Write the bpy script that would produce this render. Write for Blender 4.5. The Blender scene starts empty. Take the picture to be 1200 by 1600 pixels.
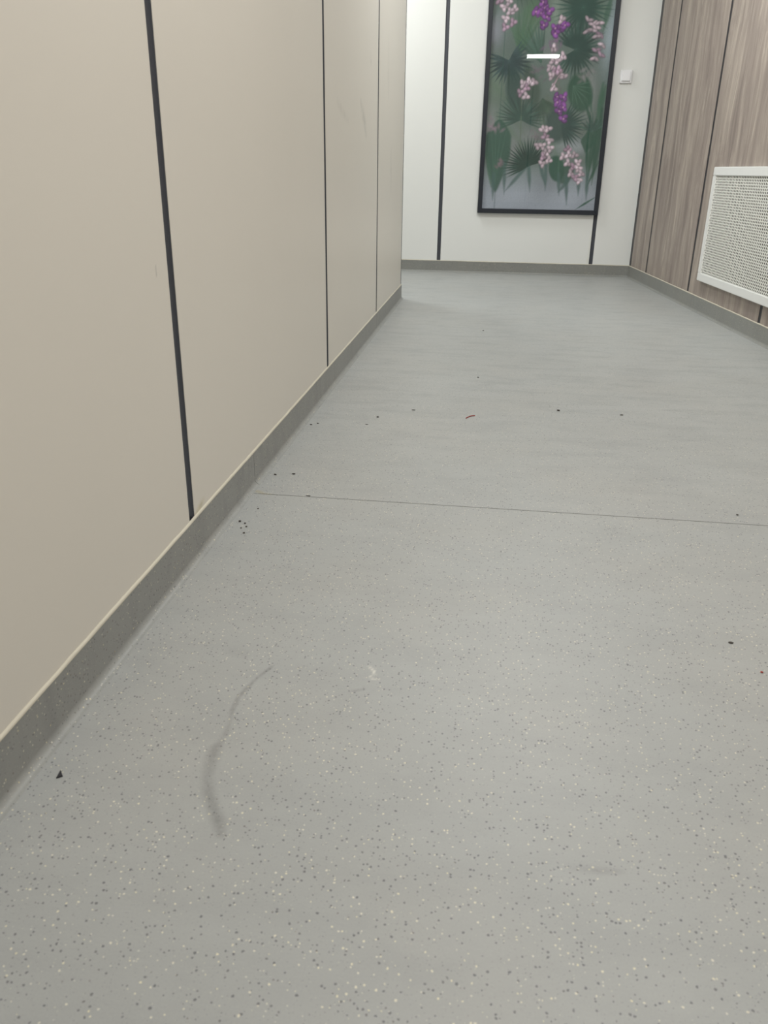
import bpy, bmesh, math, random
import numpy as np
from mathutils import Vector, Matrix

random.seed(7); np.random.seed(7)
scene = bpy.context.scene
COL = scene.collection

# ------------------------------------------------------------------ camera
YAW, PITCH, ROLL, FPX, CAM_H = -0.1269, 0.4003, 0.0148, 1263.46, 0.677
cy, sy, cp, sp = math.cos(YAW), math.sin(YAW), math.cos(PITCH), math.sin(PITCH)
fw = Vector((sy*cp, cy*cp, -sp)); rt = Vector((cy, -sy, 0)); up = rt.cross(fw)
r2 = math.cos(ROLL)*rt + math.sin(ROLL)*up
u2 = -math.sin(ROLL)*rt + math.cos(ROLL)*up
cd = bpy.data.cameras.new('camera'); cam = bpy.data.objects.new('camera', cd); COL.objects.link(cam)
cam.matrix_world = Matrix(((r2.x, u2.x, -fw.x, 0), (r2.y, u2.y, -fw.y, 0), (r2.z, u2.z, -fw.z, CAM_H), (0, 0, 0, 1)))
cd.sensor_fit = 'VERTICAL'; cd.sensor_height = 36.0; cd.lens = 36.0*FPX/1600.0
cd.dof.use_dof = True; cd.dof.focus_distance = 2.3; cd.dof.aperture_fstop = 11.0
cd.clip_start = 0.02; cd.clip_end = 60
scene.camera = cam

# ------------------------------------------------------------------ light and exposure
LIGHT = 24.0                       # emission of the ceiling light panels
LIGHT_COL = (1.0, 1.0, 0.985)
w = bpy.data.worlds.new('world'); scene.world = w; w.use_nodes = True
w.node_tree.nodes['Background'].inputs[0].default_value = (0.9, 0.95, 1, 1)
w.node_tree.nodes['Background'].inputs[1].default_value = 0.0
vs = scene.view_settings
vs.view_transform = 'Standard'; vs.look = 'None'; vs.gamma = 1; vs.use_curve_mapping = False
vs.exposure = 0.0

# ------------------------------------------------------------------ room dimensions (metres)
XL = -0.523          # face of the left wall panels
YC = 4.717           # end of the left wall, where the side passage opens
YD = 6.109           # face of the back wall
XR = 0.937           # right wall at the back corner
ANG = 0.0961         # the right wall opens towards the camera
SK = 0.076           # height of the coved skirting
CEIL = 2.60
YF = -6.6            # far end of the corridor behind the camera
XP = -3.0            # end of the side passage
RDIR = Vector((math.sin(ANG), -math.cos(ANG), 0))     # along the right wall, from the back corner
RNRM = Vector((-math.cos(ANG), -math.sin(ANG), 0))    # into the corridor
RORG = Vector((XR, YD, 0))
RLEN = (YD - YF)/math.cos(ANG)

# ------------------------------------------------------------------ helpers
def srgb(r, g, b):
    f = lambda c: ((c/255+0.055)/1.055)**2.4 if c > 10.3 else c/255/12.92
    return (f(r), f(g), f(b), 1)

class NT:
    def __init__(s, name):
        s.m = bpy.data.materials.new(name); s.m.use_nodes = True
        s.t = s.m.node_tree; s.p = s.t.nodes['Principled BSDF']; s.out = s.t.nodes['Material Output']
    def n(s, typ, **kw):
        nd = s.t.nodes.new(typ)
        for k, v in kw.items():
            if k.startswith('i_'):
                key = k[2:]
                nd.inputs[int(key) if key.isdigit() else key.replace('_', ' ')].default_value = v
            else: setattr(nd, k, v)
        return nd
    def l(s, a, b): s.t.links.new(a, b)
    def mix(s, fac, a, b, blend='MIX'):
        nd = s.t.nodes.new('ShaderNodeMix'); nd.data_type = 'RGBA'; nd.blend_type = blend
        for i, v in ((0, fac), (6, a), (7, b)):
            if hasattr(v, 'links'): s.l(v, nd.inputs[i])
            else: nd.inputs[i].default_value = v
        return nd.outputs[2]
    def ramp(s, v, pts):
        nd = s.t.nodes.new('ShaderNodeValToRGB'); s.l(v, nd.inputs[0])
        els = nd.color_ramp.elements
        while len(els) < len(pts): els.new(0.5)
        for e, (p, c) in zip(els, pts):
            e.position = p; e.color = c if isinstance(c, tuple) else (c, c, c, 1)
        return nd.outputs[0]
    def math(s, op, a, b=None):
        nd = s.t.nodes.new('ShaderNodeMath'); nd.operation = op
        for i, v in ((0, a), (1, b)):
            if v is None: continue
            if hasattr(v, 'links'): s.l(v, nd.inputs[i])
            else: nd.inputs[i].default_value = v
        return nd.outputs[0]
    def noise(s, vec, scale, detail=2, rough=0.5):
        nd = s.n('ShaderNodeTexNoise'); s.l(vec, nd.inputs['Vector'])
        nd.inputs['Scale'].default_value = scale; nd.inputs['Detail'].default_value = detail
        nd.inputs['Roughness'].default_value = rough
        return nd.outputs['Fac']
    def mapping(s, vec, scale=(1, 1, 1), rot=(0, 0, 0), loc=(0, 0, 0)):
        nd = s.n('ShaderNodeMapping'); s.l(vec, nd.inputs[0])
        nd.inputs['Scale'].default_value = scale; nd.inputs['Rotation'].default_value = rot
        nd.inputs['Location'].default_value = loc
        return nd.outputs[0]
    def bump(s, h, strength, dist=0.001):
        nd = s.n('ShaderNodeBump'); s.l(h, nd.inputs['Height'])
        nd.inputs['Strength'].default_value = strength; nd.inputs['Distance'].default_value = dist
        s.l(nd.outputs[0], s.p.inputs['Normal'])

def plain(name, col, rough=0.5, metal=0.0, spec=0.5, var=0.06, scale=30):
    t = NT(name); co = t.n('ShaderNodeTexCoord').outputs['Object']
    nz = t.noise(co, scale, 3)
    c2 = tuple(c*(1-var) for c in col[:3])+(1,)
    t.l(t.mix(nz, col, c2), t.p.inputs['Base Color'])
    t.p.inputs['Roughness'].default_value = rough; t.p.inputs['Metallic'].default_value = metal
    t.p.inputs['Specular IOR Level'].default_value = spec
    return t.m

def flecks(t, co, scale, thr, seed, keep):
    """mask of small chips: one per voronoi cell, random size, some cells left empty"""
    v = t.n('ShaderNodeTexVoronoi'); v.inputs['Scale'].default_value = scale
    v.inputs['Randomness'].default_value = 1.0
    wv = t.n('ShaderNodeVectorMath', operation='ADD'); t.l(co, wv.inputs[0])
    wn = t.n('ShaderNodeTexNoise'); t.l(co, wn.inputs['Vector']); wn.inputs['Scale'].default_value = scale*1.6
    ws = t.n('ShaderNodeVectorMath', operation='SCALE'); t.l(wn.outputs['Color'], ws.inputs[0]); ws.inputs['Scale'].default_value = 0.5/scale
    t.l(ws.outputs[0], wv.inputs[1])
    mp = t.mapping(wv.outputs[0], loc=(seed*3.7, seed*1.3, seed*2.1)); t.l(mp, v.inputs['Vector'])
    sep = t.n('ShaderNodeSeparateColor'); t.l(v.outputs['Color'], sep.inputs[0])
    size = t.math('MULTIPLY', t.math('POWER', sep.outputs[0], 1.6), thr)
    d = t.math('SUBTRACT', size, v.outputs['Distance'])
    m = t.n('ShaderNodeMapRange'); t.l(d, m.inputs[0]); m.inputs[1].default_value = 0; m.inputs[2].default_value = 0.12
    k = t.math('LESS_THAN', sep.outputs[1], keep)
    return t.math('MULTIPLY', m.outputs[0], k), sep.outputs[2]

def vinyl(name, base):
    t = NT(name); co = t.n('ShaderNodeTexCoord').outputs['Object']
    big = t.noise(co, 1.7, 4, 0.55); med = t.noise(co, 9, 5, 0.6); fine = t.noise(co, 420, 2, 0.6)
    b = tuple(base)
    c = t.mix(t.ramp(big, [(0.32, 0.0), (0.68, 1.0)]), tuple(x*0.955 for x in b[:3])+(1,), tuple(x*1.045 for x in b[:3])+(1,))
    # faint warm and cool drift of the sheet
    c = t.mix(t.math('MULTIPLY', t.ramp(t.noise(co, 3.1, 2), [(0.42, 0.0), (0.66, 1.0)]), 0.3), c, (b[0]*1.05, b[1]*0.99, b[2]*0.93, 1))
    c = t.mix(t.math('MULTIPLY', t.ramp(med, [(0.50, 0.0), (0.78, 1.0)]), 0.28), c, (b[0]*0.74, b[1]*0.74, b[2]*0.74, 1))
    # dull foot-traffic smudges, longer across the corridor
    sm = t.noise(t.mapping(co, (5, 16, 5), (0, 0, 0.15)), 1, 5, 0.65)
    sy_ = t.n('ShaderNodeSeparateXYZ'); t.l(co, sy_.inputs[0])
    far_mask = t.ramp(t.math('DIVIDE', sy_.outputs[1], 10.0), [(0.16, 0.3), (0.26, 1.0)])   # rises along the corridor; smudges are stronger on the far, dirtier sheet
    c = t.mix(t.math('MULTIPLY', t.math('MULTIPLY', t.ramp(sm, [(0.48, 0.0), (0.66, 1.0)]), 0.6), far_mask), c, (b[0]*0.70, b[1]*0.70, b[2]*0.72, 1))
    c = t.mix(t.math('MULTIPLY', t.ramp(sm, [(0.28, 1.0), (0.42, 0.0)]), 0.14), c, (b[0]*1.3, b[1]*1.3, b[2]*1.3, 1))
    c = t.mix(t.math('MULTIPLY', far_mask, 0.14), c, srgb(206, 208, 206))  # pale grey mixed over the vinyl, stronger towards the far end
    c = t.mix(0.12, c, t.mix(fine, tuple(x*0.5 for x in b[:3])+(1,), tuple(x*1.5 for x in b[:3])+(1,)))
    m, h = flecks(t, co, 250, 0.44, 1, 0.62)
    dark = t.ramp(h, [(0.0, srgb(74, 76, 84)), (0.4, srgb(92, 92, 95)), (0.7, srgb(104, 88, 80)), (1.0, srgb(122, 124, 126))])
    c = t.mix(t.math('MULTIPLY', m, 0.75), c, dark)
    m2, h2 = flecks(t, co, 270, 0.42, 2, 0.36)
    light = t.ramp(h2, [(0.0, srgb(222, 214, 178)), (0.5, srgb(214, 210, 198)), (0.8, srgb(228, 214, 160)), (1.0, srgb(196, 196, 190))])
    c = t.mix(t.math('MULTIPLY', m2, 0.75), c, light)
    m3, h3 = flecks(t, co, 480, 0.40, 3, 0.5)
    c = t.mix(t.math('MULTIPLY', m3, 0.30), c, t.ramp(h3, [(0.0, srgb(96, 98, 100)), (0.5, srgb(120, 120, 118)), (0.55, srgb(205, 204, 192)), (1.0, srgb(190, 190, 184))]))
    # marks kept on the mesh: red = dark rubber scuff, green = chalky scratch, blue = yellowed glue
    at = t.n('ShaderNodeAttribute', attribute_name='marks'); sp_ = t.n('ShaderNodeSeparateColor'); t.l(at.outputs['Color'], sp_.inputs[0])
    brk = t.ramp(t.noise(co, 160, 3, 0.7), [(0.3, 0.55), (0.6, 1.0)])
    c = t.mix(t.math('MULTIPLY', t.math('MULTIPLY', sp_.outputs[0], brk), 0.62), c, srgb(84, 84, 82))
    c = t.mix(sp_.outputs[1], c, srgb(222, 220, 208))
    c = t.mix(t.math('MULTIPLY', sp_.outputs[2], brk), c, srgb(150, 138, 92))
    t.l(c, t.p.inputs['Base Color'])
    t.p.inputs['Roughness'].default_value = 0.46; t.p.inputs['Specular IOR Level'].default_value = 0.5
    t.bump(t.noise(co, 380, 2), 0.12, 0.0008)
    return t.m

def panel_mat(name, base):
    t = NT(name); co = t.n('ShaderNodeTexCoord').outputs['Object']
    c = t.mix(t.ramp(t.noise(co, 1.3, 3), [(0.3, 0.0), (0.7, 1.0)]), base, tuple(x*0.97 for x in base[:3])+(1,))
    at = t.n('ShaderNodeAttribute', attribute_name='marks'); sp_ = t.n('ShaderNodeSeparateColor'); t.l(at.outputs['Color'], sp_.inputs[0])
    brk = t.ramp(t.noise(t.mapping(co, (60, 60, 25)), 1, 4, 0.7), [(0.35, 0.2), (0.65, 1.0)])
    c = t.mix(t.math('MULTIPLY', t.math('MULTIPLY', sp_.outputs[0], brk), 0.42), c, srgb(120, 120, 112))
    c = t.mix(t.math('MULTIPLY', sp_.outputs[2], 0.5), c, srgb(190, 176, 120))
    t.l(c, t.p.inputs['Base Color'])
    t.p.inputs['Roughness'].default_value = 0.38; t.p.inputs['Specular IOR Level'].default_value = 0.45
    t.bump(t.noise(co, 240, 2), 0.04, 0.0005)
    return t.m

def wood_mat(name):
    t = NT(name); co = t.n('ShaderNodeTexCoord').outputs['Object']
    oi = t.n('ShaderNodeObjectInfo')
    add = t.n('ShaderNodeVectorMath', operation='ADD'); t.l(co, add.inputs[0])
    sc = t.n('ShaderNodeVectorMath', operation='SCALE'); sc.inputs[0].default_value = (13, 29, 7); t.l(oi.outputs['Random'], sc.inputs['Scale'])
    t.l(sc.outputs[0], add.inputs[1]); v = add.outputs[0]
    # slow waviness of the grain
    wn = t.n('ShaderNodeTexNoise'); t.l(t.mapping(v, (2.5, 2.5, 1.1)), wn.inputs['Vector']); wn.inputs['Scale'].default_value = 1.4; wn.inputs['Detail'].default_value = 2
    s2 = t.n('ShaderNodeVectorMath', operation='SCALE'); t.l(wn.outputs['Color'], s2.inputs[0]); s2.inputs['Scale'].default_value = 0.14
    a2 = t.n('ShaderNodeVectorMath', operation='ADD'); t.l(v, a2.inputs[0]); t.l(s2.outputs[0], a2.inputs[1]); wv = a2.outputs[0]
    wide = t.noise(t.mapping(wv, (10, 10, 0.9)), 1, 4, 0.62)
    mid = t.noise(t.mapping(wv, (24, 24, 1.5)), 1, 5, 0.65)
    fine = t.noise(t.mapping(wv, (150, 150, 3.5)), 1, 3, 0.6)
    c = t.ramp(wide, [(0.25, srgb(126, 114, 108)), (0.42, srgb(152, 140, 132)), (0.56, srgb(170, 158, 148)), (0.75, srgb(192, 181, 168))])
    c = t.mix(t.math('MULTIPLY', t.ramp(mid, [(0.30, 1.0), (0.50, 0.0)]), 0.5), c, srgb(116, 104, 100))
    c = t.mix(t.math('MULTIPLY', t.ramp(mid, [(0.58, 0.0), (0.68, 1.0)]), 0.5), c, srgb(208, 197, 182))
    c = t.mix(t.math('MULTIPLY', t.ramp(fine, [(0.40, 1.0), (0.56, 0.0)]), 0.22), c, srgb(100, 88, 84))
    t.l(c, t.p.inputs['Base Color'])
    t.p.inputs['Roughness'].default_value = 0.48; t.p.inputs['Specular IOR Level'].default_value = 0.4
    t.bump(fine, 0.10, 0.0006)
    return t.m

M = {}
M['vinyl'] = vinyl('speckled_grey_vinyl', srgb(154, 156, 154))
M['upstand'] = vinyl('speckled_grey_vinyl_shaded', srgb(131, 132, 128))  # floor vinyl again, with the shade on the upstand put into a darker base
M['weld'] = plain('grey_weld_thread', srgb(112, 113, 108), 0.6)
M['panel'] = panel_mat('cream_wall_panel', srgb(221, 216, 205))
M['panel_back'] = panel_mat('white_wall_panel', srgb(233, 234, 231))
M['wood'] = wood_mat('grey_oak_laminate')
M['strip'] = plain('anthracite_aluminium', srgb(74, 77, 84), 0.40, 0.2)
M['strip_dark'] = plain('black_aluminium', srgb(46, 44, 48), 0.45, 0.1)
M['bead'] = plain('cream_sealant', srgb(204, 198, 181), 0.45, var=0.16, scale=14)
M['concrete'] = plain('grey_substrate', srgb(120, 118, 112), 0.9)
M['ceiling'] = plain('white_ceiling', srgb(226, 226, 222), 0.9)
M['white_metal'] = plain('white_powder_coat', srgb(232, 233, 231), 0.42, var=0.03)
M['perf'] = plain('offwhite_powder_coat', srgb(234, 233, 226), 0.5, var=0.03)
M['dark'] = plain('dark_interior', srgb(34, 33, 31), 0.8)
M['frame'] = plain('blue_black_lacquer', srgb(30, 36, 46), 0.35, var=0.12)
M['switch'] = plain('white_switch_plastic', srgb(238, 238, 240), 0.3, var=0.02)
M['chip'] = plain('black_rubber', srgb(44, 42, 46), 0.6, var=0.3, scale=300)
M['crumb'] = plain('dark_grit', srgb(70, 64, 58), 0.8, var=0.4, scale=300)
M['thread'] = plain('red_brown_thread', srgb(158, 58, 48), 0.8, var=0.3, scale=400)
M['glue'] = plain('yellowed_glue', srgb(160, 142, 88), 0.6, var=0.4, scale=200)

def mesh(name, verts, faces, mat=None, parent=None, smooth=False):
    me = bpy.data.meshes.new(name); me.from_pydata([tuple(v) for v in verts], [], faces); me.update()
    if mat: me.materials.append(mat)
    if smooth:
        for p in me.polygons: p.use_smooth = True
    o = bpy.data.objects.new(name, me); COL.objects.link(o)
    if parent: o.parent = parent
    return o

def empty(name, loc=(0, 0, 0), parent=None):
    o = bpy.data.objects.new(name, None); COL.objects.link(o); o.location = loc
    o.empty_display_size = 0.1
    if parent: o.parent = parent
    return o

def tag(o, label=None, cat=None, group=None, kind=None):
    if label: o['label'] = label
    if cat: o['category'] = cat
    if group: o['group'] = group
    if kind: o['kind'] = kind
    return o

def obox(org, ax, ay, az, x0, x1, y0, y1, z0, z1):
    """box in the frame org + x*ax + y*ay + z*az"""
    vs_ = [org+ax*x+ay*y+az*z for z in (z0, z1) for y in (y0, y1) for x in (x0, x1)]
    fs = [(0, 2, 3, 1), (4, 5, 7, 6), (0, 1, 5, 4), (2, 6, 7, 3), (0, 4, 6, 2), (1, 3, 7, 5)]
    if ax.cross(ay).dot(az) < 0: fs = [f[::-1] for f in fs]
    return vs_, fs

def box(name, org, ax, ay, az, dims, mat, parent=None, bevel=0.0):
    v, f = obox(org, ax, ay, az, *dims)
    o = mesh(name, v, f, mat, parent)
    if bevel:
        bm = bmesh.new(); bm.from_mesh(o.data)
        bmesh.ops.bevel(bm, geom=bm.edges[:], offset=bevel, segments=2, affect='EDGES', profile=0.5)
        bm.to_mesh(o.data); bm.free()
    return o

X, Y, Z, O3 = Vector((1, 0, 0)), Vector((0, 1, 0)), Vector((0, 0, 1)), Vector((0, 0, 0))

def set_marks(o, fn):
    me = o.data; n = len(me.vertices)
    co = np.empty(n*3); me.vertices.foreach_get('co', co); co = co.reshape(-1, 3)
    col = np.ones((n, 4)); col[:, :3] = np.clip(fn(co), 0, 1)
    a = me.color_attributes.new('marks', 'FLOAT_COLOR', 'POINT')
    a.data.foreach_set('color', col.ravel().astype(np.float32))

def seg_mask(px, py, pts, soft=0.5):
    """soft strength around a polyline of (x, y, half width, strength)"""
    out = np.zeros_like(px)
    for (x0, y0, w0, s0), (x1, y1, w1, s1) in zip(pts[:-1], pts[1:]):
        dx, dy = x1-x0, y1-y0; L2 = dx*dx+dy*dy+1e-12
        t = np.clip(((px-x0)*dx+(py-y0)*dy)/L2, 0, 1)
        d = np.hypot(px-x0-t*dx, py-y0-t*dy); ww = w0+(w1-w0)*t; ss = s0+(s1-s0)*t
        out = np.maximum(out, ss*np.clip((ww-d)/(ww*soft)+0.0, 0, 1))
    return out

# ------------------------------------------------------------------ floor
def lines(a, b, fine, step=0.25):
    """grid lines from a to b, dense inside the (lo, hi, step) ranges"""
    s = {a, b}
    k = a
    while k < b: s.add(round(k, 5)); k += step
    for lo, hi, st in fine:
        lo, hi = max(a, lo), min(b, hi); k = lo
        while k < hi: s.add(round(k, 5)); k += st
    return sorted(s)

def right_x(y): return XR + (YD-y)*math.tan(ANG)

SEAM = 1.646
def floor_marks(co):
    x, y = co[:, 0], co[:, 1]
    R = seg_mask(x, y, [(-0.2889, 0.9792, .004, .75), (-0.3026, 0.9458, .003, .55), (-0.3091, 0.9227, .005, .8), (-0.3149, 0.899, .005, .7), (-0.314, 0.8699, .005, .7), (-0.3103, 0.8495, .004, .35), (-0.3075, 0.8192, .006, .55)], 0.9)
    R = np.maximum(R, seg_mask(x, y, [(-0.3075, 0.815, .005, .2), (-0.3117, 0.7906, .012, .75), (-0.3086, 0.7667, .013, .6), (-0.3046, 0.7384, .010, .45), (-0.2934, 0.7127, .011, .7), (-0.2792, 0.6887, .011, .7), (-0.2671, 0.6706, .011, .8), (-0.2592, 0.6534, .008, .55)], 0.9))
    R = np.maximum(R, seg_mask(x, y, [(0.118, 0.662, .008, .1), (0.148, 0.663, .008, .45), (0.172, 0.665, .006, .3)], 0.9))
    R = np.maximum(R, seg_mask(x, y, [(-0.36, 1.01, .014, .16), (-0.34, 1.005, .016, .2)], 0.9))
    R = np.maximum(R, seg_mask(x, y, [(-0.160, 0.938, .004, .5), (-0.145, 0.945, .004, .4)], 0.9))
    G = seg_mask(x, y, [(-0.1475, 1.004, .0025, .3), (-0.1385, 0.992, .003, .7), (-0.1355, 0.982, .0025, .5)], 0.8)
    G = np.maximum(G, seg_mask(x, y, [(-0.141, 0.979, .0025, .5), (-0.138, 0.971, .0025, .4), (-0.131, 0.970, .0025, .3)], 0.8))
    B = seg_mask(x, y, [(-0.503, 1.66, .012, .5), (-0.485, 1.648, .006, .6), (-0.462, 1.646, .004, .25)], 0.9)
    return np.stack([R, G, B], 1)

floor = box('floor', O3, X, Y, Z, (XP-0.2, 2.6, YF-0.2, YD+0.2, -0.12, -0.004), M['concrete'])
tag(floor, 'speckled grey vinyl floor of the corridor', kind='structure')
fx = [(-0.40, -0.10, 0.0035), (0.10, 0.19, 0.005), (-0.523, -0.44, 0.005)]
def sheet(name, y0, y1, fine_y, xleft):
    ys = lines(y0, y1, fine_y); verts = []; faces = []
    xs = lines(xleft, right_x(YF), fx)
    for y in ys:
        for x in xs: verts.append((min(x, right_x(y)), y, 0.0))
    n = len(xs)
    for j in range(len(ys)-1):
        for i in range(n-1):
            if verts[j*n+i+1][0]-verts[j*n+i][0] < 1e-6 and verts[(j+1)*n+i+1][0]-verts[(j+1)*n+i][0] < 1e-6: continue
            faces.append((j*n+i, j*n+i+1, (j+1)*n+i+1, (j+1)*n+i))
    o = mesh(name, verts, faces, M['vinyl'], floor); set_marks(o, floor_marks); return o
s1 = sheet('vinyl_sheet', YF, SEAM-0.0012, [(0.60, 1.03, 0.0035), (1.60, 1.66, 0.005)], XL)
s2 = sheet('vinyl_sheet', SEAM+0.0012, YC, [(1.60, 1.70, 0.005)], XL)
s3 = sheet('vinyl_sheet', YC, YD, [], XP)
# heat-welded seam between the two sheets, just below the surface
box('weld_seam', O3, X, Y, Z, (XL+0.012, right_x(SEAM), SEAM-0.0014, SEAM+0.0014, -0.003, -0.0004), M['weld'], floor)

# ------------------------------------------------------------------ walls with panels and recessed joint strips
GAP = 0.026; TH = 0.009
def panel(name, org, ax, ay, x0, x1, z0, z1, mat, parent, fine_x=None, fine_z=None, marks=None):
    """a board: front face on the wall plane (ay points into the room), rounded edges"""
    if marks is None:
        return box(name, org, ax, ay, Z, (x0, x1, -TH, 0, z0, z1), mat, parent, bevel=0.0012)
    xs, zs = lines(x0, x1, fine_x, 0.4), lines(z0, z1, fine_z, 0.6)
    verts = [org+ax*x+Z*z for z in zs for x in xs]; n = len(xs); faces = []
    flip = ax.cross(Z).dot(ay) < 0
    for j in range(len(zs)-1):
        for i in range(n-1):
            f = (j*n+i, j*n+i+1, (j+1)*n+i+1, (j+1)*n+i); faces.append(f[::-1] if flip else f)
    b0 = len(verts); v, f = obox(org, ax, ay, Z, x0, x1, -TH, -0.0004, z0, z1)
    verts += v; faces += [tuple(b0+k for k in q) for q in f]
    o = mesh(name, verts, faces, mat, parent); set_marks(o, marks); return o

def strip(org, ax, ay, xc, z0, z1, parent, wd=GAP, dp=0.0045, mat='strip'):
    """a dark U-channel lying in the gap between two boards"""
    h = wd/2
    e = h-0.0016; prof = [(-h, -0.0006), (-e, -0.0006)]+[(-e*math.cos(math.pi*q/6), -0.0006-dp*math.sin(math.pi*q/6)) for q in range(1, 6)]+[(e, -0.0006), (h, -0.0006), (h, -0.0095), (-h, -0.0095)]
    v = [org+ax*(xc+px)+ay*py+Z*z for z in (z0, z1) for px, py in prof]
    k = len(prof); fs = [(i, (i+1) % k, k+(i+1) % k, k+i) for i in range(k)]
    fs += [tuple(range(k))[::-1], tuple(range(k, 2*k))]
    return mesh('joint_strip', v, fs, M[mat], parent)

PB, PT = SK+0.001, CEIL-0.002
def wall(name, org, ax, ay, length, joints, mat, edge_strips=(), lo=0.0, label=None, special=None, gap=GAP, dp=0.0045, smat='strip'):
    root = box(name, org, ax, ay, Z, (lo, length, -0.14, -0.0097, 0.0, CEIL), M['concrete'])
    tag(root, label, kind='structure')
    cuts = [lo]
    for j in joints: cuts += [j-gap/2, j+gap/2]
    cuts.append(length)
    for a, wd in edge_strips:
        if a <= lo+0.05: cuts[0] = lo+wd
        else: cuts[-1] = length-wd
    for i in range(0, len(cuts), 2):
        sp_ = (special or {}).get(i//2)
        if sp_: panel('wall_panel', org, ax, ay, cuts[i], cuts[i+1], PB, PT, mat, root, *sp_)
        else: panel('wall_panel', org, ax, ay, cuts[i], cuts[i+1], PB, PT, mat, root)
    for j in joints: strip(org, ax, ay, j, PB, PT, root, gap, dp, smat)
    for a, wd in edge_strips: strip(org, ax, ay, a+wd/2 if a <= lo+0.05 else a-wd/2, PB, PT, root, wd, dp, smat)
    return root

# left wall: its x axis runs along +Y
J1, J2, J3 = 1.3087, 2.5851, 3.7147
def left_marks(co):
    y, z = co[:, 1], co[:, 2]
    R = seg_mask(y, z, [(3.25, 0.905, .02, .5), (3.31, 0.865, .035, .9), (3.36, 0.835, .03, .9), (3.385, 0.80, .02, .6)], 0.9)
    R = np.maximum(R, seg_mask(y, z, [(2.80, 0.872, .018, .35), (2.87, 0.85, .02, .5), (2.99, 0.828, .015, .35)], 0.9))
    R = np.maximum(R, seg_mask(y, z, [(3.50, 1.060, .015, .6), (3.512, 1.056, .015, .6)], 0.9))
    R = np.maximum(R, seg_mask(y, z, [(3.49, 1.087, .012, .4), (3.492, 1.085, .012, .4)], 0.9))
    return np.stack([R, R*0, R*0], 1)
def left_marks1(co):
    y, z = co[:, 1], co[:, 2]
    R = seg_mask(y, z, [(1.2495, 0.533, .003, 1.0), (1.2485, 0.520, .003, 1.0)], 0.5)
    return np.stack([R, R*0, R*0], 1)*2
def left_marks4(co):
    y, z = co[:, 1], co[:, 2]
    R = seg_mask(y, z, [(4.16, 0.76, .03, .25), (4.17, 0.68, .05, .5), (4.18, 0.58, .03, .25)], 1.0)
    R = np.maximum(R, seg_mask(y, z, [(4.02, 1.20, .03, .2), (4.03, 1.05, .04, .4), (4.04, 0.98, .03, .2)], 1.0))
    return np.stack([R, R*0, R*0], 1)
def left_marks2(co):
    y, z = co[:, 1], co[:, 2]
    R = seg_mask(y, z, [(1.355, 0.087, .007, .7), (1.363, 0.089, .006, .7)], 0.9)
    B = seg_mask(y, z, [(1.33, 0.080, .010, .7), (1.352, 0.086, .012, .9), (1.375, 0.092, .008, .5)], 1.0)
    return np.stack([R, R*0, B], 1)
wall_left = wall('wall_left', Vector((XL, 0, 0)), Y, X, YC, [-5.0, -3.72, -2.44, -1.2, 0.03, J1, J2, J3], M['panel'],
     edge_strips=[(YC, 0.028)], lo=YF, label='cream panelled wall with dark joint strips',
     special={5: ([(1.235, 1.262, 0.0025)], [(0.505, 0.545, 0.0025)], left_marks1),
              6: ([(1.31, 1.42, 0.004)], [(0.07, 0.12, 0.004)], left_marks2),
              7: ([(2.76, 3.06, 0.01), (3.22, 3.56, 0.01)], [(0.75, 1.12, 0.01)], left_marks),
              8: ([(3.95, 4.3, 0.015)], [(0.5, 1.25, 0.015)], left_marks4)})
# the passage wall that turns away behind the left wall's end, and the passage end
wall('wall_passage', Vector((XL-0.0099, YC, 0)), -X, Y, abs(XP-XL)-0.01, [1.2], M['panel'], label='cream panelled wall of the side passage')
wall('wall_passage_end', Vector((XP, YC-0.15, 0)), Y, X, YD-YC+0.29, [], M['panel'], label='end wall of the side passage')
# back wall: x axis along +X from the passage end
def back_marks(co):
    x, z = co[:, 0], co[:, 2]
    B = seg_mask(x, z, [(0.648, 0.09, .008, .45), (0.650, 0.16, .006, .3), (0.652, 0.30, .006, .3)], 1.0)
    return np.stack([B*0, B*0, B], 1)
JA, JB = -0.4084, 0.6698
wall('wall_back', Vector((0, YD, 0)), X, -Y, XR+0.012, [-1.65, JA, JB], M['panel_back'], lo=XP-0.14, label='off-white panelled back wall',
     special={2: ([(0.62, 0.66, 0.006)], [(0.07, 0.4, 0.02)], back_marks)})
# right wall
wall('wall_right', RORG, RDIR, RNRM, RLEN, [0.4499, 1.3343, 2.342, 3.35, 4.35, 5.35, 6.35, 7.35, 8.35, 9.35, 10.35, 11.35], M['wood'],
     edge_strips=[(0.0, 0.055)], label='grey wood-grain panelled wall on the right', gap=0.028, dp=0.0015, smat='strip_dark')
wall('wall_front', Vector((XL-0.14, YF, 0)), X, Y, 3.0, [1.2, 2.4], M['panel'], label='wall behind the viewpoint')
ceiling = box('ceiling', O3, X, Y, Z, (XP-0.2, 2.6, YF-0.2, YD+0.2, CEIL, CEIL+0.1), M['ceiling'])
tag(ceiling, 'white corridor ceiling', kind='structure')

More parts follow.
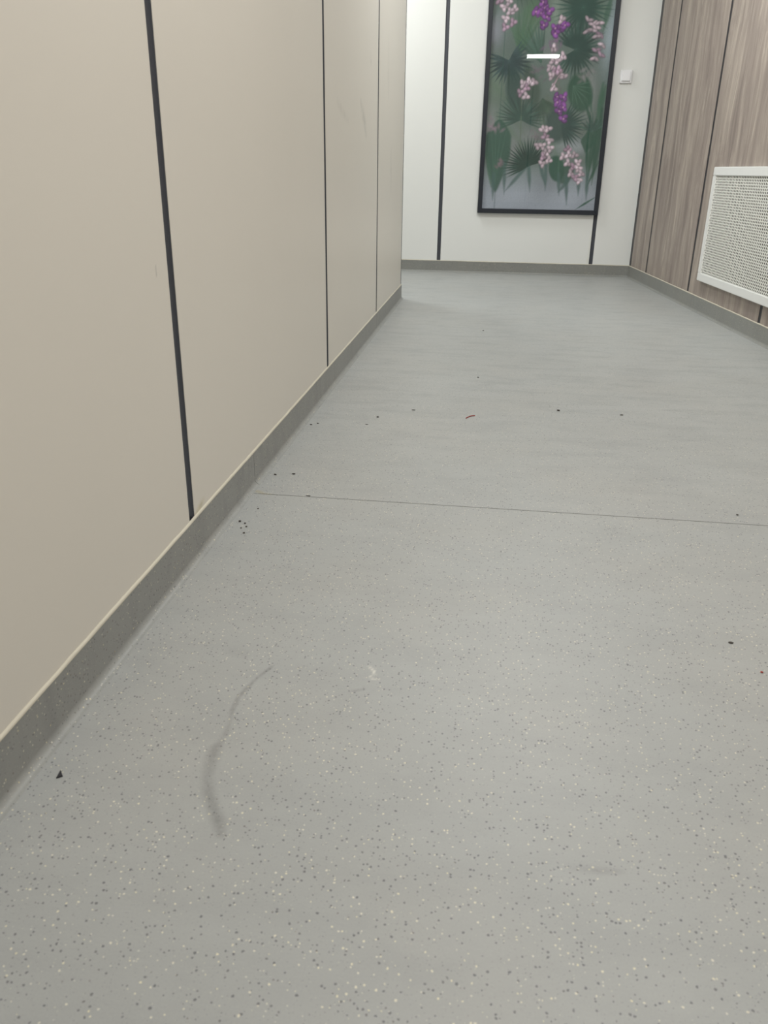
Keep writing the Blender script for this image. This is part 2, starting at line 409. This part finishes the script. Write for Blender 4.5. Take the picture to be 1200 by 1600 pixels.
# ------------------------------------------------------------------ coved skirting
CR = 0.012; SP = 0.0032    # cove radius, thickness of the upstand
def cove_profile():
    pts = [(0.0, SK), (SP, SK-0.0004)]
    for k in range(9):
        a = math.pi/2*k/8
        pts.append((SP+CR-CR*math.cos(a), CR-CR*math.sin(a)+0.0003))
    pts.append((SP+CR+0.0004, 0.0001)); pts.append((0.0, 0.0001))
    return pts
BEAD = [(-0.0006, SK-0.0002), (0.0034, SK-0.0002), (0.0036, SK+0.0008), (0.0028, SK+0.0026), (0.0010, SK+0.0040), (-0.0006, SK+0.0044)]
def mitre(n1, n2): return (n1+n2)/(1+n1.dot(n2))
def sweep(name, prof, p0, p1, m0, m1, mat, parent, wob=0.0, seed=0):
    n = max(2, int((p1-p0).length/0.04)) if wob else 2
    v = []; rng = random.Random(seed)
    for k in range(n):
        t = k/(n-1); p = p0.lerp(p1, t); m = m0 if k == 0 else m1 if k == n-1 else (m0 if m0 == m1 else None)
        if m is None:
            d = (p1-p0).normalized(); m = m0-d*m0.dot(d)
        j = rng.uniform(-wob, wob) if 0 < k < n-1 else 0
        v += [p+m*d_+Z*(z_+j*(1 if z_ > SK else 0)) for d_, z_ in prof]
    c = len(prof); f = []
    for k in range(n-1):
        f += [(k*c+i, k*c+(i+1) % c, (k+1)*c+(i+1) % c, (k+1)*c+i) for i in range(c)]
    f += [tuple(range(c))[::-1], tuple(range((n-1)*c, n*c))]
    o = mesh(name, v, f, mat, parent)
    bm = bmesh.new(); bm.from_mesh(o.data); bmesh.ops.recalc_face_normals(bm, faces=bm.faces[:]); bm.to_mesh(o.data); bm.free()
    for p in o.data.polygons:
        if len(p.vertices) == 4 and name == 'vinyl_upstand': p.use_smooth = True
    if name == 'vinyl_upstand': o.data.set_sharp_from_angle(angle=math.radians(40))
    return o
def skirting(name, p0, p1, nrm, m0, m1, cuts, label):
    root = empty(name, p0); tag(root, label, kind='structure')
    d = (p1-p0).normalized(); L = (p1-p0).length
    ends = [0.0]+[c for c0_ in sorted(cuts) for c in (c0_-0.0009, c0_+0.0009)]+[L]
    for i in range(0, len(ends), 2):
        a, b = d*ends[i], d*ends[i+1]
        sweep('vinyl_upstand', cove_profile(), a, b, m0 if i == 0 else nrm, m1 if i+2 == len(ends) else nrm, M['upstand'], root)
    sweep('sealant_bead', BEAD, O3.copy(), p1-p0, m0, m1, M['bead'], root, wob=0.0006, seed=len(name))
    return root
nB, nL, nR = -Y, X, RNRM
PLc = Vector((XL, YC, 0)); out_m = mitre(nL, Y)
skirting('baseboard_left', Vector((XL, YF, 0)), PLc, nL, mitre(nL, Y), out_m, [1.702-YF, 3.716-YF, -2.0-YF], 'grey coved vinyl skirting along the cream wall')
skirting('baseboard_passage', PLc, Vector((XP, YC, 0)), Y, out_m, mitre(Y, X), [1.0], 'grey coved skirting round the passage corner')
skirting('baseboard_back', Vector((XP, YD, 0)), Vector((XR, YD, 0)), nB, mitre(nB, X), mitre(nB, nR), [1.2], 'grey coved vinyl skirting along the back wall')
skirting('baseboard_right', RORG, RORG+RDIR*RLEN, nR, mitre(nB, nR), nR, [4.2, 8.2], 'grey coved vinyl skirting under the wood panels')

# ------------------------------------------------------------------ ceiling light panels
def ceiling_light(x, y, label, strength=1.0, col=LIGHT_COL):
    root = empty('ceiling_light', (x, y, CEIL)); tag(root, label, 'ceiling light', 'square ceiling light panels')
    h = 0.3; b = 0.014
    v = []; f = []
    for zz, (a, c) in ((0, (h, h-b)), (-0.012, (h, h-b))):
        for r in (a, c): v += [(-r, -r, zz), (r, -r, zz), (r, r, zz), (-r, r, zz)]
    for i in range(4):
        k = (i+1) % 4
        f += [(8+i, 8+k, 12+k, 12+i), (i, k, 8+k, 8+i), (4+k, 4+i, 12+i, 12+k)]
    mesh('trim_ring', v, f, M['white_metal'], root)
    t = NT('lit_diffuser'); e = t.n('ShaderNodeEmission'); e.inputs[0].default_value = col+(1,); e.inputs[1].default_value = LIGHT*strength
    t.l(e.outputs[0], t.out.inputs[0])
    r = h-b
    mesh('diffuser', [(-r, -r, -0.006), (r, -r, -0.006), (r, r, -0.006), (-r, r, -0.006)], [(0, 3, 2, 1)], t.m, root)
    return root
ceiling_light(0.62, -4.60, 'square ceiling light seen as a bright bar in the picture glass', 2.8)
ceiling_light(0.45, 1.06, 'square ceiling light over the middle of the corridor', 1.78, (1.0, 0.985, 0.95))
ceiling_light(0.30, 3.90, 'square ceiling light in front of the back wall', 1.5, (0.97, 1.0, 1.0))
ceiling_light(-1.20, 5.40, 'square ceiling light over the side passage', 1.15, (0.97, 1.0, 1.0))

# ------------------------------------------------------------------ framed botanical picture
PX0, PX1, PZ0, PZ1 = -0.147, 0.681, 0.408, 1.96
FB, FD = 0.030, 0.030
pic = empty('framed_picture', ((PX0+PX1)/2, YD, PZ0))
tag(pic, 'tall dark-framed picture of orchids and palm leaves on the back wall', 'picture')
def frame_bar(a, b, inn_a, inn_b):
    c = pic.location
    pts = [a, b, inn_b, inn_a]
    v = [Vector((p[0], YD-d, p[1]))-c for d in (0.0005, FD) for p in pts]
    o = mesh('frame_bar', v, [(0, 1, 2, 3), (7, 6, 5, 4), (0, 4, 5, 1), (1, 5, 6, 2), (2, 6, 7, 3), (3, 7, 4, 0)], M['frame'], pic)
    bm = bmesh.new(); bm.from_mesh(o.data); bmesh.ops.recalc_face_normals(bm, faces=bm.faces[:])
    bmesh.ops.bevel(bm, geom=bm.edges[:], offset=0.0015, segments=1, affect='EDGES'); bm.to_mesh(o.data); bm.free()
oc = [(PX0, PZ0), (PX1, PZ0), (PX1, PZ1), (PX0, PZ1)]
ic = [(PX0+FB, PZ0+FB), (PX1-FB, PZ0+FB), (PX1-FB, PZ1-FB), (PX0+FB, PZ1-FB)]
for i in range(4): frame_bar(oc[i], oc[(i+1) % 4], ic[i], ic[(i+1) % 4])

# the print: a botanical sheet painted onto a fine grid, u across and z up, in metres from its lower-left
AW = PX1-PX0-2*FB; A0, A1 = PZ0+FB, PZ1-FB
def paint():
    st = 0.003; nx = int(AW/st)+1; nz = int((A1-A0)/st)+1
    U, V = np.meshgrid(np.linspace(0, AW, nx), np.linspace(A0, A1, nz))
    rng = np.random.RandomState(3)
    def lin(c): return np.array(srgb(*c)[:3])
    def fog(sc, seed):
        r = np.random.RandomState(seed); out = np.zeros_like(U)
        for k in range(14):
            a = r.rand()*6.28; f = sc*(0.6+r.rand()); out += np.sin(f*(U*np.cos(a)+V*np.sin(a))+r.rand()*6.28)
        return out/14
    img = np.zeros(U.shape+(3,))
    def put(mask, col):
        nonlocal img
        m = np.clip(mask, 0, 1)[..., None]; img = img*(1-m)+lin(col)*m
    def glow(x, z, a, b, col, op): put(np.exp(-((U-x)/a)**2-((V-z)/b)**2)*op, col)
    def soft(d, w): return np.clip(0.5-d/w, 0, 1)
    def taper(x0, z0, x1, z1, wd, col, op=1.0, w=0.008, root=0.35):
        dx, dz = x1-x0, z1-z0; L = math.hypot(dx, dz); t = np.clip(((U-x0)*dx+(V-z0)*dz)/L**2, 0, 1)
        d = np.hypot(U-x0-t*dx, V-z0-t*dz)
        hw = wd*(root+(1-root)*np.minimum(1, t*2.5))*np.clip((1-t)*2.2, 0.05, 1)
        put(soft(d-hw, w)*op, col)
    def fan(cx, cz, r, a0, a1, n, col, op=0.9, wd=0.0085, w=0.006, core=0.40):
        d = np.hypot(U-cx, V-cz); ang = np.degrees(np.arctan2(V-cz, U-cx)); mid = (a0+a1)/2
        ok = 1.0 if a1-a0 > 350 else (np.cos(np.radians(ang-mid)) > math.cos(math.radians(min(179, (a1-a0)/2+3))))*1.0
        put(soft(d-r*core*1.5, r*0.6)*op*0.3*ok, tuple(q*0.95 for q in col))
        for k in range(n):
            a = math.radians(a0+(a1-a0)*(k+0.5)/n+rng.uniform(-1.5, 1.5)); rr = r*(0.86+0.2*rng.rand())
            s = 0.82+0.36*rng.rand(); c = tuple(min(255, q*s) for q in col)
            taper(cx, cz, cx+rr*math.cos(a), cz+rr*math.sin(a), wd, c, op, w, 0.45)
        put(soft(d-r*core, 0.03)*op*ok, tuple(q*0.94 for q in col))
        for k in range(n):       # pale ribs
            a = math.radians(a0+(a1-a0)*(k+0.5)/n); taper(cx, cz, cx+r*0.8*math.cos(a), cz+r*0.8*math.sin(a), 0.001, tuple(q*1.25 for q in col), 0.35, 0.003, 1)
    def ell(cx, cz, a, b, rot, col, op=1.0, w=0.006):
        c, s = math.cos(rot), math.sin(rot); x = (U-cx)*c+(V-cz)*s; y = -(U-cx)*s+(V-cz)*c
        d = (np.sqrt((x/a)**2+(y/b)**2)-1)*min(a, b); put(soft(d, w)*op, col)
    img[:] = lin((108, 122, 116))
    put(np.clip((0.74-V)/0.2, 0, 1), (172, 178, 190))
    img *= (1+0.55*fog(14, 1))[..., None]
    for g in [(0.755, 1.50, 0.05, 0.20, (178, 190, 200), 0.9), (0.40, 1.62, 0.05, 0.10, (152, 166, 154), 0.8), (0.02, 1.52, 0.06, 0.09, (158, 158, 170), 0.8), (0.66, 1.16, 0.04, 0.14, (158, 160, 160), 0.8),
              (0.60, 0.84, 0.12, 0.05, (164, 170, 176), 0.8), (0.28, 0.90, 0.07, 0.05, (138, 142, 142), 0.7), (0.02, 0.99, 0.05, 0.10, (140, 142, 142), 0.7), (0.36, 1.42, 0.06, 0.05, (130, 138, 136), 0.7),
              (0.05, 1.20, 0.06, 0.12, (118, 136, 116), 0.6), (0.26, 1.62, 0.07, 0.09, (96, 128, 92), 0.7), (0.70, 1.62, 0.05, 0.1, (120, 148, 124), 0.5), (0.19, 0.80, 0.03, 0.10, (150, 150, 152), 0.6)]: glow(*g)
    for k in range(22):
        x, z = rng.uniform(0, AW), rng.uniform(0.98, 1.9); a = rng.uniform(0.6, 2.5); L = rng.uniform(0.15, 0.3)
        taper(x, z, x+L*math.cos(a), z-L*math.sin(a), rng.uniform(0.010, 0.022), (84+rng.randint(24), 106+rng.randint(22), 94+rng.randint(10)), 0.38, 0.03)
    fan(0.19, 1.38, 0.27, 58, 112, 8, (80, 112, 84), 0.6, 0.012, 0.012, 0.2)
    fan(0.33, 1.34, 0.24, 85, 150, 11, (68, 96, 84), 0.7, 0.008, 0.008, 0.3)
    for (a, b) in [((0.74, 1.72), (0.704, 1.50)), ((0.742, 1.22), (0.734, 1.00)), ((0.624, 1.25), (0.693, 1.03)), ((0.76, 1.20), (0.72, 0.98))]:
        taper(*a, *b, 0.018, (72, 108, 88), 0.75, 0.014)
    taper(0.24, 1.32, 0.33, 1.02, 0.055, (64, 82, 70), 0.75, 0.03)
    fan(0.57, 1.645, 0.20, 0, 360, 36, (60, 88, 80), 0.9, 0.0062, 0.005, 0.42)
    fan(0.50, 1.85, 0.16, 0, 360, 30, (64, 86, 78), 0.8); fan(0.15, 1.83, 0.20, 0, 360, 34, (70, 90, 80), 0.8)
    fan(0.546, 1.41, 0.185, -150, 160, 32, (58, 82, 76), 0.92, 0.0070, 0.005, 0.45)
    fan(0.123, 1.345, 0.155, -205, 65, 22, (58, 76, 78), 0.92, 0.0085, 0.005, 0.34)
    ell(0.17, 1.18, 0.055, 0.12, 0.15, (56, 78, 74), 0.85, 0.02); taper(0.122, 1.33, 0.135, 1.15, 0.006, (52, 72, 64), 0.9)
    ell(0.60, 1.16, 0.080, 0.115, 0.3, (54, 90, 72), 0.9, 0.016)
    for k in range(7): taper(0.55, 1.20, 0.55+0.13*math.cos(-1.5+k*0.3), 1.19+0.13*math.sin(-1.5+k*0.3), 0.0026, (96, 128, 110), 0.65, 0.005)
    fan(0.36, 1.12, 0.15, -120, -20, 9, (66, 88, 74), 0.7, 0.010, 0.010)
    fan(0.226, 1.00, 0.17, -25, 205, 26, (58, 84, 76), 0.9, 0.0060, 0.005, 0.34)
    fan(0.501, 0.965, 0.165, -80, 75, 17, (52, 76, 72), 0.92, 0.0070, 0.005, 0.36); ell(0.47, 0.97, 0.08, 0.11, 0, (56, 78, 74), 0.85, 0.03)
    hw = 0.085*np.clip((V-0.54)/0.24, 0, 1)**0.8*np.clip((1.0-V)/0.10, 0, 1)**0.6
    put(soft(np.abs(U-0.085)-hw, 0.014)*0.9, (54, 90, 76))
    for k in (-0.05, -0.02, 0.015, 0.05): taper(0.075, 0.58, 0.085+k, 0.93, 0.0028, (82, 118, 100), 0.6, 0.006)
    taper(0.055, 0.58, 0.008, 0.80, 0.012, (74, 108, 90), 0.8, 0.01)
    ell(0.49, 0.70, 0.052, 0.082, 0.2, (50, 90, 74), 0.94, 0.010); ell(0.555, 0.67, 0.05, 0.07, -0.4, (58, 90, 76), 0.88, 0.014)
    taper(0.50, 0.77, 0.508, 0.60, 0.0026, (86, 124, 104), 0.7, 0.005)
    for (a, b, wd) in [((0.752, 1.07), (0.735, 0.60), 0.020), ((0.725, 1.0), (0.704, 0.63), 0.020), ((0.672, 0.93), (0.70, 0.62), 0.010), ((0.636, 1.11), (0.711, 0.94), 0.010), ((0.69, 0.93), (0.67, 0.80), 0.045), ((0.765, 0.75), (0.70, 0.58), 0.009)]:
        taper(*a, *b, wd, (54, 90, 74), 0.88, 0.010)
    fan(0.70, 0.93, 0.11, 20, 165, 9, (66, 92, 84), 0.85, 0.006)
    for (a, b) in [((0.302, 0.72), (0.322, 0.55)), ((0.418, 0.72), (0.426, 0.56)), ((0.508, 0.667), (0.522, 0.53)), ((0.561, 0.66), (0.579, 0.47)), ((0.646, 0.66), (0.652, 0.53)), ((0.701, 0.67), (0.709, 0.50)), ((0.136, 0.74), (0.147, 0.53)), ((0.277, 0.70), (0.15, 0.55)), ((0.068, 0.66), (0.07, 0.49)), ((0.571, 0.62), (0.514, 0.55)), ((0.38, 0.72), (0.42, 0.60))]:
        taper(*a, *b, 0.012, (76, 104, 100), 0.8, 0.012, 0.9)
    fan(0.300, 0.715, 0.19, 18, 212, 26, (40, 66, 58), 1.0, 0.0058, 0.004, 0.36)
    taper(0.764, 0.52, 0.64, 0.44, 0.007, (72, 104, 90), 0.95, 0.005)
    for (a, b) in [((0.205, 1.27), (0.231, 1.0)), ((0.226, 1.02), (0.236, 0.80)), ((0.44, 1.60), (0.40, 1.30)), ((0.42, 1.35), (0.46, 1.10))]:
        taper(*a, *b, 0.003, (96, 112, 92), 0.8, 0.004, 1.0)
    for (x, z, r, c) in [(0.041, 0.948, 0.05, (152, 130, 144)), (0.112, 0.734, 0.035, (136, 112, 124)), (0.32, 1.286, 0.04, (118, 104, 116)), (0.40, 1.43, 0.055, (140, 108, 140)), (0.45, 1.23, 0.05, (126, 116, 122)), (0.33, 0.90, 0.035, (124, 108, 118)), (0.62, 1.27, 0.05, (140, 136, 138))]:
        for k in range(10):
            a = rng.rand()*6.28; ell(x+rng.randn()*r*0.5, z+rng.randn()*r*0.5, r*0.35, r*0.16, a, tuple(np.array(c)+rng.randint(-14, 16)), 0.55, 0.012)
    pale = [(0.068,1.649),(0.111,1.62),(0.081,1.585),(0.132,1.563),(0.084,1.538),(0.038,1.681),(0.095,1.677),(0.134,1.638),(0.64,1.553),(0.68,1.557),(0.608,1.514),(0.64,1.518),(0.663,1.532),(0.61,1.575),(0.691,1.493),(0.672,1.482),(0.71,1.435),(0.677,1.406),(0.709,1.377),(0.67,1.359),(0.468,1.374),(0.405,1.345),(0.434,1.348),(0.44,1.576),(0.393,1.304),(0.427,1.286),(0.447,1.293),(0.405,1.256),(0.484,1.256),(0.428,1.188),(0.222,1.211),(0.262,1.226),(0.296,1.222),(0.248,1.192),(0.248,1.139),(0.209,1.158),(0.403,1.418),(0.378,0.939),(0.413,0.942),(0.396,0.896),(0.428,0.873),(0.354,0.841),(0.384,0.837),(0.409,0.798),(0.437,0.822),(0.39,0.774),(0.431,0.754),(0.39,0.729),(0.553,0.819),(0.527,0.775),(0.56,0.787),(0.603,0.784),(0.561,0.736),(0.629,0.74),(0.598,0.712),(0.637,0.701),(0.589,0.672),(0.658,0.669),(0.645,0.628),(0.618,0.644),(0.05,1.74),(0.09,1.78),(0.12,1.73)]
    purple = [(0.329,1.644),(0.303,1.616),(0.346,1.594),(0.329,1.548),(0.314,1.675),(0.359,1.626),(0.274,1.623),(0.404,1.53),(0.444,1.537),(0.407,1.501),(0.463,1.547),(0.454,1.136),(0.457,1.105),(0.496,1.136),(0.489,1.083),(0.475,1.052),(0.498,1.075),(0.507,1.006),(0.32,1.73),(0.34,1.78)]
    def petal(x, z, a, b, rot, c, shade):
        ell(x, z, a, b, rot, tuple(q*shade for q in c), 0.9, 0.006)
        ell(x, z+b*0.18, a*0.80, b*0.72, rot, c, 0.95, 0.010)
        ell(x-a*0.1, z+b*0.30, a*0.45, b*0.34, rot, tuple(min(255, q*1.12) for q in c), 0.8, 0.010)
    for x, z in purple:
        ph = rng.rand()*6.28
        for k in range(3):
            a = ph+k*2.1; s = 0.85+0.3*rng.rand(); petal(x+0.016*math.cos(a), z+0.014*math.sin(a), 0.019, 0.015, rng.rand()*3, tuple(q*s for q in (144, 84, 160)), 0.62)
        ell(x, z, 0.006, 0.006, 0, (206, 160, 190), 0.8, 0.005)
    for x, z in pale:
        ph = rng.uniform(-0.6, 0.6); side = x > 0.59 and z > 1.3; tint = (222, 200, 212) if rng.rand() < 0.65 else (200, 168, 190)
        ell(x, z, 0.020, 0.016, ph, (112, 90, 112), 0.45, 0.014)
        for k in range(2 if side else 3):
            a = ph+k*(math.pi if side else 2.1)+rng.uniform(-0.5, 0.5); s = 0.78+0.3*rng.rand()
            petal(x+0.013*math.cos(a), z+0.012*math.sin(a), 0.0165, 0.0095 if side else 0.0125, a+rng.uniform(-0.5, 0.5), tuple(q*s for q in tint), 0.62)
        if not side: ell(x, z-0.002, 0.004, 0.004, 0, (128, 84, 116), 0.6, 0.006)
    for k in range(6): taper(0.475-0.006*k, 1.30-0.012*k, 0.40+0.004*k, 1.17+0.006*k, 0.004, (196, 172, 182) if k % 2 else (120, 96, 104), 0.8, 0.004)
    img = img*0.92+lin((128, 138, 138))*0.08
    img *= (1+0.04*rng.randn(*U.shape))[..., None]
    return nx, nz, U, V, np.clip(img, 0, 1)
nx, nz, AU, AV, img = paint()
c0 = pic.location
yp = YD-0.0145-c0.y
pv = np.stack([AU.ravel()+PX0+FB-c0.x, np.full(nx*nz, yp), AV.ravel()-c0.z], 1)
I, J = np.meshgrid(np.arange(nx-1), np.arange(nz-1)); k = (J*nx+I).ravel()
pf = np.stack([k, k+1, k+nx+1, k+nx], 1)
me = bpy.data.meshes.new('print'); me.from_pydata(pv.tolist(), [], pf.tolist()); me.update()
ca = me.color_attributes.new('ink', 'FLOAT_COLOR', 'POINT')
ca.data.foreach_set('color', np.concatenate([img.reshape(-1, 3), np.ones((nx*nz, 1))], 1).ravel().astype(np.float32))
t = NT('botanical_print'); at = t.n('ShaderNodeAttribute', attribute_name='ink')
t.l(at.outputs['Color'], t.p.inputs['Base Color']); t.p.inputs['Roughness'].default_value = 0.7; t.p.inputs['Specular IOR Level'].default_value = 0.2
me.materials.append(t.m)
pr = bpy.data.objects.new('print', me); COL.objects.link(pr); pr.parent = pic
tag(pr, 'misty print of palm fans with pink and purple orchids')
box('backing_board', Vector((0, YD, 0))-c0, X, -Y, Z, (PX0+FB-0.003, PX1-FB+0.003, 0.008, 0.014, A0-0.003, A1+0.003), M['dark'], pic)
t = NT('clear_glazing'); t.t.nodes.remove(t.p)
tr = t.n('ShaderNodeBsdfTransparent'); tr.inputs[0].default_value = (0.97, 0.98, 0.98, 1)
gl = t.n('ShaderNodeBsdfGlossy'); gl.inputs['Roughness'].default_value = 0.004
fr = t.n('ShaderNodeFresnel'); geo = t.n('ShaderNodeNewGeometry')
t.l(t.math('SUBTRACT', 1.5, t.math('MULTIPLY', geo.outputs['Backfacing'], 1.5-1/1.5)), fr.inputs[0])
mx = t.n('ShaderNodeMixShader'); t.l(fr.outputs[0], mx.inputs[0]); t.l(tr.outputs[0], mx.inputs[1]); t.l(gl.outputs[0], mx.inputs[2]); t.l(mx.outputs[0], t.out.inputs[0])
mesh('glass_pane', [Vector((x, YD-0.0185, z))-c0 for x, z in ((PX0+FB-0.002, A0-0.002), (PX1-FB+0.002, A0-0.002), (PX1-FB+0.002, A1+0.002), (PX0+FB-0.002, A1+0.002))], [(0, 1, 2, 3)], t.m, pic)

# ------------------------------------------------------------------ light switch
sw = empty('light_switch', (0.7655, YD, 1.218)); tag(sw, 'small square white light switch to the right of the picture', 'light switch')
box('switch_plate', O3, X, -Y, Z, (-0.038, 0.038, 0.0, 0.015, 0, 0.076), M['switch'], sw, bevel=0.003)
rk = box('switch_rocker', O3, X, -Y, Z, (-0.0265, 0.0265, 0.015, 0.023, 0.0125, 0.0645), M['switch'], sw, bevel=0.002)
for v in rk.data.vertices:      # the rocker is tipped: its lower edge stands out
    if v.co.y < -0.018: v.co.y += -0.005*(0.0645-v.co.z)/0.052+0.003

# ------------------------------------------------------------------ perforated radiator cover on the right wall
RS0, RS1, RZ0, RZ1 = 1.516, 2.80, 0.163, 0.713
rad = empty('radiator_cover', RORG+RDIR*RS0+Z*RZ0); tag(rad, 'white perforated metal radiator cover on the wood-panelled wall', 'radiator cover')
RL, RH, RD = RS1-RS0, RZ1-RZ0, 0.022
box('back_box', O3, RDIR, RNRM, Z, (0.02, RL-0.02, 0.0005, 0.004, 0.03, RH-0.03), M['dark'], rad)
bw = 0.040
def rbar(pts, bev=0.0025):
    v = [RDIR*a+RNRM*d+Z*z for d in (0.0005, RD) for a, z in pts]
    o = mesh('cover_frame_bar', v, [(0, 1, 2, 3), (7, 6, 5, 4), (0, 4, 5, 1), (1, 5, 6, 2), (2, 6, 7, 3), (3, 7, 4, 0)], M['white_metal'], rad)
    bm = bmesh.new(); bm.from_mesh(o.data); bmesh.ops.recalc_face_normals(bm, faces=bm.faces[:])
    bmesh.ops.bevel(bm, geom=bm.edges[:], offset=bev, segments=2, affect='EDGES'); bm.to_mesh(o.data); bm.free()
rbar([(0, RH-bw), (RL, RH-bw), (RL, RH), (0, RH)]); rbar([(0, 0), (RL, 0), (RL, bw), (0, bw)])
rbar([(0, bw), (bw-0.004, bw), (bw-0.004, RH-bw), (0, RH-bw)]); rbar([(RL-bw+0.004, bw), (RL, bw), (RL, RH-bw), (RL-bw+0.004, RH-bw)])
def perforated(x0, x1, z0, z1, px, pz, r, dep):
    rows = int(round((z1-z0)/pz)); pz = (z1-z0)/rows; cols = int((x1-x0)/px); px = (x1-x0)/(cols+0.5)
    v = []; f = []
    for j in range(rows):
        zc = z0+(j+0.5)*pz; off = 0 if j % 2 else px*0.5
        if off: xs = x0
        a, b = (x0, x0+off) if off else (x1-px*0.5, x1)
        k = len(v); v += [(a, zc-pz/2), (b, zc-pz/2), (b, zc+pz/2), (a, zc+pz/2)]; f.append((k, k+1, k+2, k+3))
        for i in range(cols):
            xc = x0+off+(i+0.5)*px; k = len(v); hx, hz = px/2, pz/2
            v += [(xc+hx, zc), (xc+hx, zc+hz), (xc, zc+hz), (xc-hx, zc+hz), (xc-hx, zc), (xc-hx, zc-hz), (xc, zc-hz), (xc+hx, zc-hz)]
            v += [(xc+r*math.cos(q*math.pi/4), zc+r*math.sin(q*math.pi/4)) for q in range(8)]
            for q in range(8): f.append((k+q, k+(q+1) % 8, k+8+(q+1) % 8, k+8+q))
    o = mesh('perforated_sheet', [RDIR*a+RNRM*dep+Z*z for a, z in v], f, M['perf'], rad)
    o['kind'] = 'stuff'
    return o
perforated(bw-0.005, RL-bw+0.005, bw-0.001, RH-bw+0.001, 0.0195, 0.0122, 0.0051, 0.0165)

# ------------------------------------------------------------------ bits of dirt on the floor
chip_pts = [(-0.0007, -0.0068), (0.0055, -0.0024), (-0.0014, 0.0063)]
cv = [(x, y, 0.0008) for x, y in chip_pts]+[(x*0.92, y*0.92, 0.0022+0.0006*i) for i, (x, y) in enumerate(chip_pts)]
ch = mesh('rubber_chip', cv, [(2, 1, 0), (3, 4, 5), (0, 1, 4, 3), (1, 2, 5, 4), (2, 0, 3, 5)], M['chip']); ch.location = (-0.4808, 0.7166, -0.0004)
tag(ch, 'small black triangular chip on the floor near the left skirting', 'chip')

def tube(name, pts, rad_, mat):
    cu = bpy.data.curves.new(name, 'CURVE'); cu.dimensions = '3D'; s = cu.splines.new('POLY'); s.points.add(len(pts)-1)
    for p, q in zip(s.points, pts): p.co = (*q, 1)
    cu.bevel_depth = rad_; cu.bevel_resolution = 2; cu.use_fill_caps = True
    o = bpy.data.objects.new(name, cu); COL.objects.link(o)
    dg = bpy.context.evaluated_depsgraph_get(); me = bpy.data.meshes.new_from_object(o.evaluated_get(dg))
    bpy.data.objects.remove(o); me.materials.clear(); me.materials.append(mat)
    o = bpy.data.objects.new(name, me); COL.objects.link(o); return o
th = tube('thread_scrap', [(-0.0125, -0.016, 0.0012), (-0.008, -0.006, 0.0014), (-0.002, 0.006, 0.0016), (0.005, 0.012, 0.0014), (0.0125, 0.016, 0.0012)], 0.0014, M['thread'])
th.location = (-0.0438, 2.349, 0); tag(th, 'short curved red-brown thread scrap in the middle of the floor', 'thread')

def crumb(x, y, s, label, group=None, seed=0, mat='crumb', flat=0.45, ang=0.0, stretch=1.0):
    bm = bmesh.new(); bmesh.ops.create_icosphere(bm, subdivisions=1, radius=1.0); rng = random.Random(seed)
    for v in bm.verts:
        v.co *= rng.uniform(0.7, 1.15); v.co.x *= stretch; v.co.z *= flat
    lo = min(v.co.z for v in bm.verts)
    for v in bm.verts: v.co = Vector((v.co.x*s, v.co.y*s, (v.co.z-lo)*s))
    me = bpy.data.meshes.new('crumb'); bm.to_mesh(me); bm.free(); me.materials.append(M[mat])
    o = bpy.data.objects.new('crumb', me); COL.objects.link(o); o.location = (x, y, 0.0); o.rotation_euler.z = ang
    tag(o, label, 'crumb', group); return o
crumb(-0.3167, 2.2995, 0.0046, 'dark round crumb left of the red-brown thread scrap', seed=1)
crumb(0.2215, 2.4682, 0.0044, 'dark crumb right of the red-brown thread scrap', seed=2, stretch=1.4)
crumb(0.4098, 2.4522, 0.0042, 'dark crumb on the far right of the floor, level with the thread', seed=3, stretch=1.4)
crumb(0.5536, 1.6949, 0.0033, 'dark crumb just behind the floor seam at the right edge', seed=4)
crumb(0.4050, 1.1526, 0.0027, 'dark brown crumb in the right foreground before the seam', seed=5, stretch=1.5)
crumb(0.4292, 1.0747, 0.0022, 'reddish crumb at the right edge of the foreground floor', seed=6, mat='thread', stretch=1.3)
crumb(-0.0345, 3.7845, 0.0052, 'tiny dark crumb far back in the middle of the floor', seed=7)
crumb(-0.0341, 2.8599, 0.0040, 'tiny dark crumb behind the red-brown thread scrap', seed=8)
crumb(-0.3821, 1.6507, 0.0028, 'flat grey crumb lying on the floor seam near the left wall', seed=9, stretch=2.6, flat=0.2)
crumb(-0.2192, 2.3949, 0.0040, 'thin dark crumb between round crumb and thread', seed=10, stretch=2.0, flat=0.25)
crumb(-0.3370, 2.2200, 0.0030, 'thin dark crumb just in front of the round crumb', seed=11, stretch=2.0, flat=0.25)
grit = [(-0.4909, 1.4873, .0033), (-0.478, 1.480, .0026), (-0.470, 1.463, .0026), (-0.479, 1.455, .0024), (-0.466, 1.432, .0028), (-0.473, 1.56, .0022)]
for i, (x, y, s) in enumerate(grit):
    crumb(x, y, s, 'speck of dark grit beside the left skirting before the seam', 'grit beside the left skirting', seed=20+i)
for i, (x, y, s) in enumerate([(-0.4901, 1.7706, .0032), (-0.4474, 1.7824, .0034), (-0.4938, 2.188, .0036), (-0.478, 2.205, .0028)]):
    crumb(x, y, s, 'speck of dark grit beside the left skirting beyond the seam', 'grit beyond the seam', seed=40+i, stretch=1.4)
